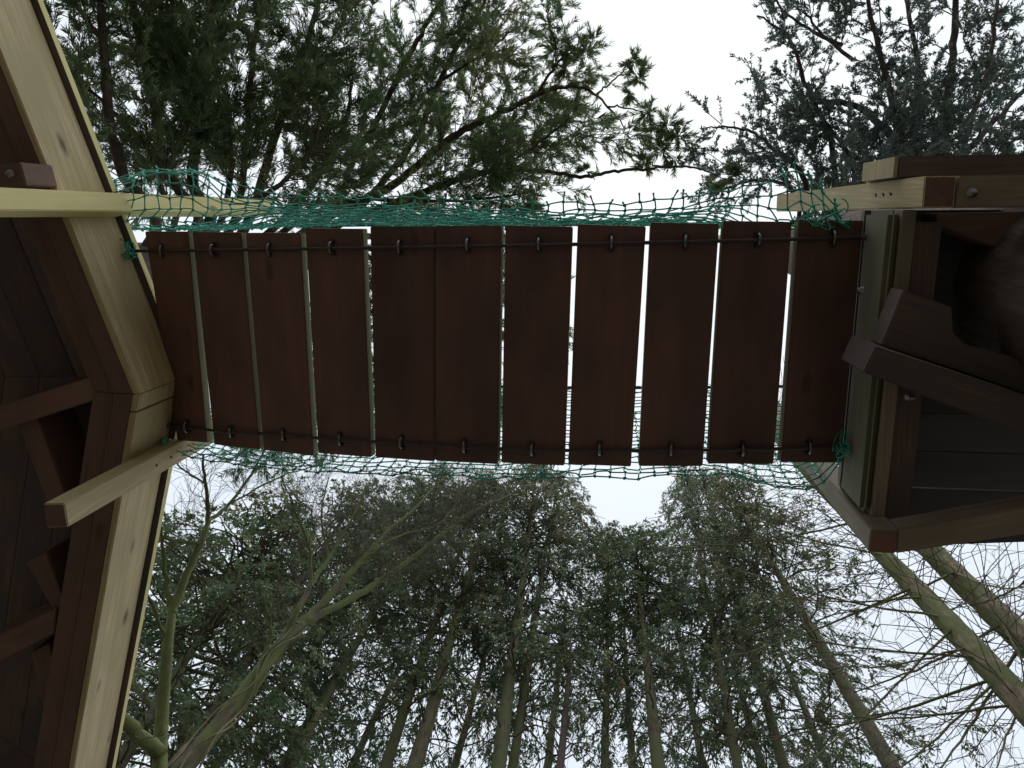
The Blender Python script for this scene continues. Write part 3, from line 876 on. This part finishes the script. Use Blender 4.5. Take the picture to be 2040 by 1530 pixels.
def bare_tree(label, trunk, limbs, mat, fan, tfan=None, ivy=False, group='bare trees without leaves', tname='bare_tree', scale_px=1.0):
    """trunk: [(u,v,D,wpx)], limbs: list of the same"""
    def rad(q): 
        p = px_path([(u, v, D) for u, v, D, w in q]); 
        return p, np.array([w / FPX * np.linalg.norm(x - np.array([0, 0, EYE])) / 2 for x, (u, v, D, w) in zip(p, q)])
    p, r = rad(trunk); r = r * (.74 if mat == 'bark_moss' else .9)
    d = (p[0] - p[1]) / np.linalg.norm(p[0] - p[1]);
    if d[2] > -.6: d = np.array([d[0] * .5, d[1] * .5, -.85]); d /= np.linalg.norm(d)
    foot = p[0] + d * (p[0][2] / -d[2])
    d2 = (p[0] - p[1]) / np.linalg.norm(p[0] - p[1]); k0 = p[0] + d2 * .35; k1 = p[0] + d2 * .85; k2 = k1 + (foot - k1) * .3
    p = np.vstack([foot, k2 * .4 + foot * .6, k2, k1, k0, p]); r = np.concatenate([[r[0] * 1.5, r[0] * 1.35, r[0] * 1.2, r[0] * 1.1, r[0] * 1.03], r])
    t = empty(tname, (foot[0], foot[1], 0), label, 'tree', group)
    s = Soup(); q = catmull(p, 7); s.tube(q, np.interp(np.linspace(0, 1, len(q)), np.linspace(0, 1, len(r)), r), 14, lump=.12)
    s.build('trunk', M[mat], t)
    wd = Soup(); Ks = []
    for lm in limbs:
        p, r = rad(lm); q = catmull(p, 6)
        q[1:] += rng.normal(size=(len(q) - 1, 3)) * .006
        o = Soup(); o.tube(q, np.interp(np.linspace(0, 1, len(q)), np.linspace(0, 1, len(r)), r), 9, lump=.12)
        o.build('limb', M[mat], t); Ks.append(resamp(q, 9))
    if tfan: twig_fan(wd, np.array([resamp(catmull(px_path([(u, v, D) for u, v, D, w in trunk]), 6), 12)]), **tfan)
    if fan: twig_fan(wd, np.array(Ks), **fan); wd.build('branches', M['twig'], t)
    if ivy:
        for k_ in range(4):
            qq = resamp(catmull(px_path([(u, v, D) for u, v, D, w in trunk]), 6), 40); a0 = rng.random() * 6.28
            tn = np.gradient(qq, axis=0); tn /= np.linalg.norm(tn, axis=1)[:, None]
            u1 = np.cross(tn, [1, 0, 0]); u1 /= np.linalg.norm(u1, axis=1)[:, None]; v1 = np.cross(tn, u1)
            an = a0 + np.linspace(0, 2.5, 40) * (1 if k_ % 2 else -1) + .5 * np.sin(np.linspace(0, 14, 40) + k_)
            ww = np.interp(np.linspace(0, 1, 40), np.linspace(0, 1, len(trunk)), [w for _, _, _, w in trunk]) / FPX * np.linalg.norm(qq - np.array([0, 0, EYE]), axis=1) / 2 * 1.04
            o = Soup(); o.tube(qq + (np.cos(an) * ww)[:, None] * u1 + (np.sin(an) * ww)[:, None] * v1, .008, 6); o.build('ivy_stem', M['bark_grey'], t)
    return t

bare_tree('forked bare tree with moss on its stem beside the left platform',
          [(316, 1560, 4.6, 34), (322, 1440, 4.6, 30), (333, 1300, 4.5, 25), (343, 1215, 4.5, 20)],
          [[(343, 1222, 4.5, 18), (366, 1160, 4.45, 15), (398, 1085, 4.4, 12), (415, 1035, 4.4, 9), (410, 965, 4.3, 6), (404, 905, 4.2, 4)],
           [(415, 1038, 4.4, 8), (455, 1005, 4.4, 6), (500, 945, 4.3, 5), (530, 890, 4.2, 3)],
           [(343, 1222, 4.5, 12), (331, 1165, 4.5, 9), (324, 1085, 4.4, 6), (312, 1010, 4.3, 3)],
           [(330, 1270, 4.5, 8), (300, 1200, 4.4, 6), (283, 1150, 4.4, 3)],
           [(320, 1500, 4.6, 26), (262, 1452, 4.4, 24), (205, 1392, 4.2, 20)],
           [(398, 1085, 4.4, 7), (350, 1078, 4.4, 5), (330, 1070, 4.3, 4)],
           [(455, 1005, 4.4, 4), (560, 950, 4.3, 3), (640, 925, 4.2, 2)],
           [(410, 965, 4.3, 4), (360, 930, 4.2, 3), (325, 900, 4.2, 2)]],
          'bark_moss', dict(spacing=.06, a=.2, b=.85, r=.0035, levels=2))
bare_tree('large mossy bare tree wrapped in thin ivy stems, leaning right from the lower left',
          [(340, 1560, 5.0, 46), (430, 1452, 5.0, 40), (505, 1355, 5.0, 36), (562, 1280, 5.0, 30), (600, 1243, 5.0, 24)],
          [[(596, 1247, 5.0, 18), (643, 1222, 5.0, 14), (743, 1166, 5.0, 12), (832, 1105, 5.0, 9), (949, 1015, 4.9, 6), (1030, 985, 4.8, 3)],
           [(590, 1250, 5.0, 20), (640, 1205, 5.0, 16), (709, 1128, 4.9, 12), (770, 1062, 4.9, 9), (830, 1010, 4.8, 6), (885, 950, 4.7, 3)],
           [(566, 1280, 5.0, 16), (600, 1200, 4.9, 11), (655, 1110, 4.9, 8), (700, 1035, 4.8, 6), (735, 960, 4.7, 3)],
           [(620, 1170, 4.9, 9), (615, 1090, 4.8, 6), (585, 1010, 4.7, 4), (560, 950, 4.6, 2)],
           [(709, 1128, 4.9, 7), (790, 1070, 4.8, 5), (880, 1040, 4.8, 3), (935, 955, 4.7, 2)],
           [(655, 1110, 4.9, 5), (640, 1020, 4.8, 4), (655, 950, 4.7, 2)],
           [(505, 1350, 5.0, 8), (540, 1262, 4.9, 6), (520, 1180, 4.8, 3)]],
          'bark_moss', dict(spacing=.05, a=.3, b=1.3, r=.0035, levels=2), ivy=True)
# two thick pale trunks in the lower right corner with long thin bare branches
def rb(u0, v0, u1, v1, D, w): return [(u0, v0, D, w * .8), ((u0 + u1) / 2, (v0 + v1) / 2 + 14, D * .93, w * .55), (u1, v1, D * .85, w * .3)]
bare_tree('thick pale barked trunk passing behind the lower right post, trailing long thin bare branches',
          [(2090, 1462, 6.6, 50), (1950, 1305, 6.6, 46), (1848, 1197, 6.6, 40), (1762, 1108, 6.5, 34), (1675, 1010, 6.4, 28), (1590, 920, 6.3, 22), (1480, 790, 6.2, 12)],
          [rb(1990, 1350, 1500, 1480, 6.6, 7), rb(1950, 1310, 1450, 1240, 6.5, 6), rb(1880, 1230, 1420, 1120, 6.5, 6), rb(1820, 1170, 1380, 1330, 6.5, 6),
           rb(1760, 1105, 1420, 1000, 6.4, 5), rb(1900, 1250, 1560, 1560, 6.5, 6), rb(1700, 1040, 1350, 1090, 6.4, 5), rb(1640, 970, 1400, 930, 6.3, 4),
           rb(1990, 1350, 1700, 1600, 6.6, 6), rb(2040, 1400, 1600, 1430, 6.6, 6), rb(1840, 1190, 1500, 1180, 6.5, 5), rb(1930, 1290, 1640, 1330, 6.5, 5)],
          'bark_grey', dict(spacing=.2, a=.4, b=1.5, r=.005, levels=2, droop=.15, up_=0, ang=.45, start=.05, flat=.4), tfan=dict(spacing=.055, a=1.2, b=3.2, r=.0075, levels=1, droop=.2, up_=0, ang=1.15, start=.02, flat=.2))
bare_tree('second thick pale trunk at the right edge under the right platform corner, with bare branches',
          [(2120, 1345, 7.2, 52), (2040, 1273, 7.2, 50), (1950, 1190, 7.2, 46), (1855, 1098, 7.1, 40), (1750, 990, 7.0, 32), (1600, 830, 6.9, 22)],
          [rb(2040, 1270, 1850, 1560, 7.2, 8), rb(2000, 1240, 1700, 1380, 7.1, 7), rb(2060, 1290, 2100, 1080, 7.1, 7), rb(1960, 1200, 2080, 1120, 7.0, 6),
           rb(1900, 1140, 2060, 1170, 7.0, 6), rb(2060, 1290, 1980, 1540, 7.1, 7), rb(1990, 1230, 2100, 1400, 7.1, 6), rb(2080, 1310, 2060, 1560, 7.1, 7), rb(1900, 1140, 1640, 1230, 7.0, 6)],
          'bark_grey', dict(spacing=.2, a=.4, b=1.5, r=.005, levels=2, droop=.15, up_=0, ang=.45, start=.05, flat=.4), tfan=dict(spacing=.07, a=1.2, b=3.0, r=.008, levels=1, droop=.2, up_=0, ang=1.15, start=.02, flat=.2))

# ---- evergreens above the platforms, described limb by limb
def limb_tree(tname, label, foot, trunk_r, Htop, limbs, mats, par, group=None):
    t = empty(tname, (foot[0], foot[1], 0), label, 'tree', group)
    s = Soup(); n_ = 24; f = np.linspace(0, 1, n_)
    pts = np.stack([np.full(n_, foot[0]) + .03 * np.sin(f * 9), np.full(n_, foot[1]) + .03 * np.cos(f * 7), f * Htop], -1)
    s.tube(pts, trunk_r * (1.2 - 1.1 * f ** 1.4), 20, lump=.10); s.build('trunk', mats[0], t)
    Kb = []; bare = []
    for lm in limbs:
        q = np.array([P(u, v, h) for u, v, h, w in lm['p']])
        r = np.array([w / FPX * np.linalg.norm(a - np.array([0, 0, EYE])) / 2 for a, (u, v, h, w) in zip(q, lm['p'])])
        if lm.get('root', True):      # start on the trunk itself, lower down
            q0 = np.array([foot[0], foot[1], q[0][2] - .25]); q = np.vstack([q0, q]); r = np.concatenate([[r[0] * 1.2], r])
        c_ = catmull(q, 6); c_[2:] += rng.normal(size=(len(c_) - 2, 3)) * .005
        o = Soup(); o.tube(c_, np.interp(np.linspace(0, 1, len(c_)), np.linspace(0, 1, len(r)), r), 9, lump=.15)
        o.build('limb', mats[1], t)
        if lm.get('leaf', True):
            st = lm.get('start', .3 if tname == 'pine_tree' else .15); kk = max(2, int(len(c_) * st))
            Kb.append(resamp(c_[kk:], 10))
    K = np.array(Kb)
    wd = Soup(); lf = Soup()
    sub = grow(K, par['sp1'], par['L1'][0], par['L1'][1], .85, par.get('up', .15), par.get('droop', .1), start=0, npts=5, flat=.45, taper=.5)
    wd.polyline_set(sub, .0045, .0025, 4)
    tw = grow(sub, par['sp2'], par['L2'][0], par['L2'][1], .75, .1, .05, start=.12, npts=3, flat=.45, taper=.35)
    # tips continue the parent
    wd.polyline_set(tw, .002, .0012, 3)
    A = np.concatenate([tw[:, 0], tw[:, 1], sub[:, 3], K[:, -2]]); B = np.concatenate([tw[:, 1], tw[:, 2], sub[:, 4], K[:, -1]])
    lf.needles(A, B, par['n'], par['ln'], par['wd'], par['spread'], .002)
    # tufts asked for explicitly
    for (u, v, h, R_, nt_) in par.get('tufts', []):
        c_ = P(u, v, h); d = rng.normal(size=(nt_, 3)); d /= np.linalg.norm(d, axis=1)[:, None]
        a = c_ + d * R_ * .15 * rng.random((nt_, 1)); b = c_ + d * R_ * (.5 + .5 * rng.random((nt_, 1)))
        wd.segs(a, b, .003, .0015); m1 = (a + b) / 2
        lf.needles(a, m1, par['n'], par['ln'], par['wd'], par['spread'], .002); lf.needles(m1, b, par['n'], par['ln'], par['wd'], par['spread'], .002)
    wd.build('branches', mats[1], t, smooth=False); o = lf.build('crown', mats[2], t, smooth=False)
    print(tname, 'needles', len(o.data.polygons))
    return t

def L(*p, **k): return dict(p=list(p), **k)
pineL = [
    L((420, 440, 5.6, 22), (385, 370, 5.7, 20), (392, 250, 5.9, 19), (412, 110, 6.1, 17), (430, -60, 6.3, 14)),
    L((395, 440, 5.3, 18), (335, 345, 5.4, 17), (305, 200, 5.6, 15), (268, 20, 5.8, 13), (262, -100, 5.9, 10)),
    L((310, 450, 5.0, 20), (240, 330, 5.1, 18), (216, 210, 5.2, 16), (204, 90, 5.3, 14), (198, -60, 5.4, 10)),
    L((204, 80, 5.3, 9), (165, 30, 5.4, 7), (120, -30, 5.4, 5), root=False, start=.1),
    L((500, 430, 6.2, 18), (545, 280, 6.4, 15), (600, 130, 6.7, 12), (640, -30, 6.9, 8)),
    L((470, 430, 6.0, 14), (490, 300, 6.2, 12), (500, 150, 6.4, 10), (520, -20, 6.6, 7)),
    L((640, 440, 7.2, 18), (770, 377, 7.3, 16), (846, 316, 7.3, 14), (914, 264, 7.4, 13), (983, 233, 7.4, 12), (1069, 189, 7.4, 9), (1120, 175, 7.3, 6), (1168, 178, 7.3, 5), (1210, 213, 7.2, 4), (1247, 257, 7.1, 2), start=.3, leaf=False),
    L((640, 440, 7.2, 10), (770, 377, 7.3, 9), (846, 316, 7.3, 8), (914, 264, 7.4, 7), (983, 233, 7.4, 6), (1069, 185, 7.4, 5), (1110, 172, 7.35, 3), start=.3),
    L((680, 445, 7.0, 15), (846, 381, 7.0, 13), (914, 357, 7.0, 11), (983, 340, 6.9, 10), (1035, 338, 6.9, 9), (1103, 343, 6.8, 8), (1168, 352, 6.7, 7), (1223, 341, 6.7, 6), (1275, 338, 6.6, 6), (1326, 333, 6.6, 5), (1374, 333, 6.5, 4), (1409, 341, 6.5, 3), (1440, 358, 6.4, 2), leaf=False),
    L((680, 445, 7.0, 7), (846, 381, 7.0, 6), (914, 357, 7.0, 5), (983, 342, 6.95, 4), (1050, 335, 6.9, 3), start=.35),
    L((660, 430, 7.4, 13), (700, 330, 7.5, 12), (750, 240, 7.6, 11), (795, 150, 7.7, 10), (839, 69, 7.8, 9), (885, -10, 7.9, 7), start=.35),
    L((700, 430, 7.6, 14), (780, 340, 7.7, 13), (832, 268, 7.8, 12), (853, 223, 7.8, 11), (880, 154, 7.9, 10), (908, 96, 8.0, 9), (963, 10, 8.1, 7), (985, -60, 8.2, 5), start=.35),
    L((1000, 335, 6.9, 7), (1024, 319, 6.9, 6), (1086, 275, 6.9, 5), (1135, 238, 6.9, 3), root=False, start=.4),
    L((880, 160, 7.9, 6), (960, 110, 7.9, 5), (1020, 60, 7.9, 3), root=False, start=.2),
    L((560, 440, 6.4, 14), (640, 340, 6.6, 12), (690, 240, 6.8, 9), (700, 160, 7.0, 5)),
    L((600, 440, 6.6, 12), (700, 400, 6.7, 10), (830, 400, 6.7, 7), (960, 395, 6.7, 5), (1050, 385, 6.7, 3)),
    L((350, 440, 5.1, 12), (330, 400, 5.2, 10), (290, 290, 5.3, 8), (180, 180, 5.4, 5), (120, 110, 5.4, 4)),
    L((440, 440, 5.8, 12), (460, 330, 6.0, 10), (440, 200, 6.2, 8), (350, 80, 6.4, 6), (330, -20, 6.4, 4)),
    L((420, 430, 5.6, 10), (540, 380, 5.8, 9), (620, 300, 6.0, 7), (640, 220, 6.1, 4)),
    L((600, 480, 7.0, 12), (700, 620, 7.2, 10), (740, 760, 7.4, 7), (760, 880, 7.5, 4)),
    L((640, 470, 7.3, 12), (800, 560, 7.5, 10), (900, 680, 7.7, 7), (960, 800, 7.8, 4)),
    L((680, 465, 7.8, 12), (860, 510, 8.0, 9), (1000, 600, 8.2, 6), (1120, 690, 8.3, 3)),
    L((500, 480, 6.4, 12), (560, 620, 6.6, 9), (600, 740, 6.7, 6), (560, 860, 6.8, 3)),
    L((420, 480, 5.8, 12), (440, 600, 6.0, 9), (430, 720, 6.1, 5)),
    L((1186, 190, 7.3, 4), (1220, 161, 7.2, 3), (1255, 130, 7.2, 2), root=False, leaf=False),
    L((1210, 213, 7.2, 4), (1240, 213, 7.1, 3), (1285, 225, 7.0, 2), root=False, leaf=False),
    L((1069, 189, 7.4, 6), (1100, 140, 7.4, 5), (1130, 105, 7.4, 3), root=False, start=.2),
]
tufts = [(1262, 122, 7.2, .17, 14), (1272, 155, 7.2, .18, 14), (1255, 185, 7.15, .12, 7), (1290, 222, 7.0, .17, 14), (1330, 250, 6.9, .20, 16), (1300, 262, 6.9, .15, 10),
         (1318, 300, 6.8, .20, 18), (1352, 270, 6.8, .14, 9), (1285, 325, 6.7, .13, 9), (1345, 318, 6.7, .12, 6), (1455, 352, 6.4, .13, 10), (1425, 382, 6.4, .10, 5), (1166, 340, 6.7, .07, 5),
         (1110, 95, 7.4, .24, 18), (1165, 105, 7.4, .22, 16), (1185, 80, 7.4, .15, 8), (1130, 135, 7.4, .18, 10), (1165, 165, 7.35, .12, 7), (1120, 235, 6.9, .16, 10),
         (1010, 338, 6.9, .16, 16), (1000, 400, 6.7, .25, 14), (1055, 420, 6.7, .18, 8), (920, 20, 8.0, .3, 12), (1010, 110, 7.9, .22, 9), (1060, 135, 7.6, .2, 8)]
limb_tree('pine_tree', 'big dark evergreen over the left platform whose needle tufts reach the open sky',
          (-3.12, .40), .30, 11.5, pineL, (M['bark_red'], M['bark_pine'], M['needle_pine']),
          dict(sp1=.055, L1=(.35, 1.5), sp2=.055, L2=(.12, .34), n=26, ln=.065, wd=.0075, spread=.65, tufts=tufts), 'evergreens growing through the platforms')

firL = [
    L((1690, 440, 6.0, 18), (1790, 318, 6.3, 16), (1745, 240, 6.5, 13), (1685, 205, 6.6, 10), (1605, 207, 6.7, 5)),
    L((1700, 430, 5.6, 18), (1860, 335, 5.8, 16), (1885, 210, 6.1, 14), (1897, 110, 6.3, 12), (1905, -30, 6.5, 8)),
    L((1700, 430, 5.9, 14), (1800, 330, 6.1, 12), (1765, 160, 6.4, 10), (1725, -20, 6.7, 6)),
    L((1600, 440, 6.8, 12), (1600, 350, 6.9, 10), (1546, 302, 7.0, 7), (1511, 271, 7.0, 6), (1460, 254, 7.0, 4), (1395, 256, 7.0, 2)),
    L((1720, 440, 5.3, 14), (1900, 320, 5.4, 12), (1980, 240, 5.6, 9), (2070, 150, 5.8, 6)),
    L((1640, 430, 6.5, 12), (1660, 300, 6.7, 10), (1610, 180, 6.9, 8), (1575, 80, 7.0, 5), (1510, 30, 7.1, 3)),
    L((1740, 440, 5.0, 14), (1950, 350, 5.1, 12), (2060, 310, 5.2, 8)),
    L((1690, 430, 6.1, 14), (1810, 300, 6.3, 11), (1830, 150, 6.6, 9), (1800, -20, 6.9, 6)),
    L((1590, 440, 7.0, 9), (1570, 370, 7.0, 7), (1500, 360, 7.0, 5), (1420, 385, 7.0, 2)),
    L((1720, 440, 5.4, 12), (1880, 360, 5.5, 10), (1960, 160, 5.8, 8), (1990, 0, 6.1, 5)),
    L((1680, 400, 6.2, 10), (1700, 330, 6.3, 8), (1640, 250, 6.5, 6), (1560, 270, 6.6, 3)),
    L((1535, -20, 7.0, 3), (1560, 20, 7.0, 4), (1621, 65, 6.95, 5), (1680, 90, 6.9, 7), root=False, leaf=False),
    L((1740, 430, 5.2, 10), (1940, 370, 5.3, 8), (2060, 380, 5.3, 5)),
    L((1700, 120, 6.6, 7), (1640, 70, 6.8, 5), (1600, 20, 6.9, 3), root=False, start=.1),
]
limb_tree('fir_tree', 'tall grey green fir with stubby sprays rising behind the right platform beam',
          (1.27, .22), .285, 10.5, firL, (M['bark_red'], M['bark_fir'], M['needle_fir']),
          dict(sp1=.07, L1=(.35, 1.1), sp2=.06, L2=(.10, .26), n=28, ln=.031, wd=.0095, spread=.95), 'evergreens growing through the platforms')
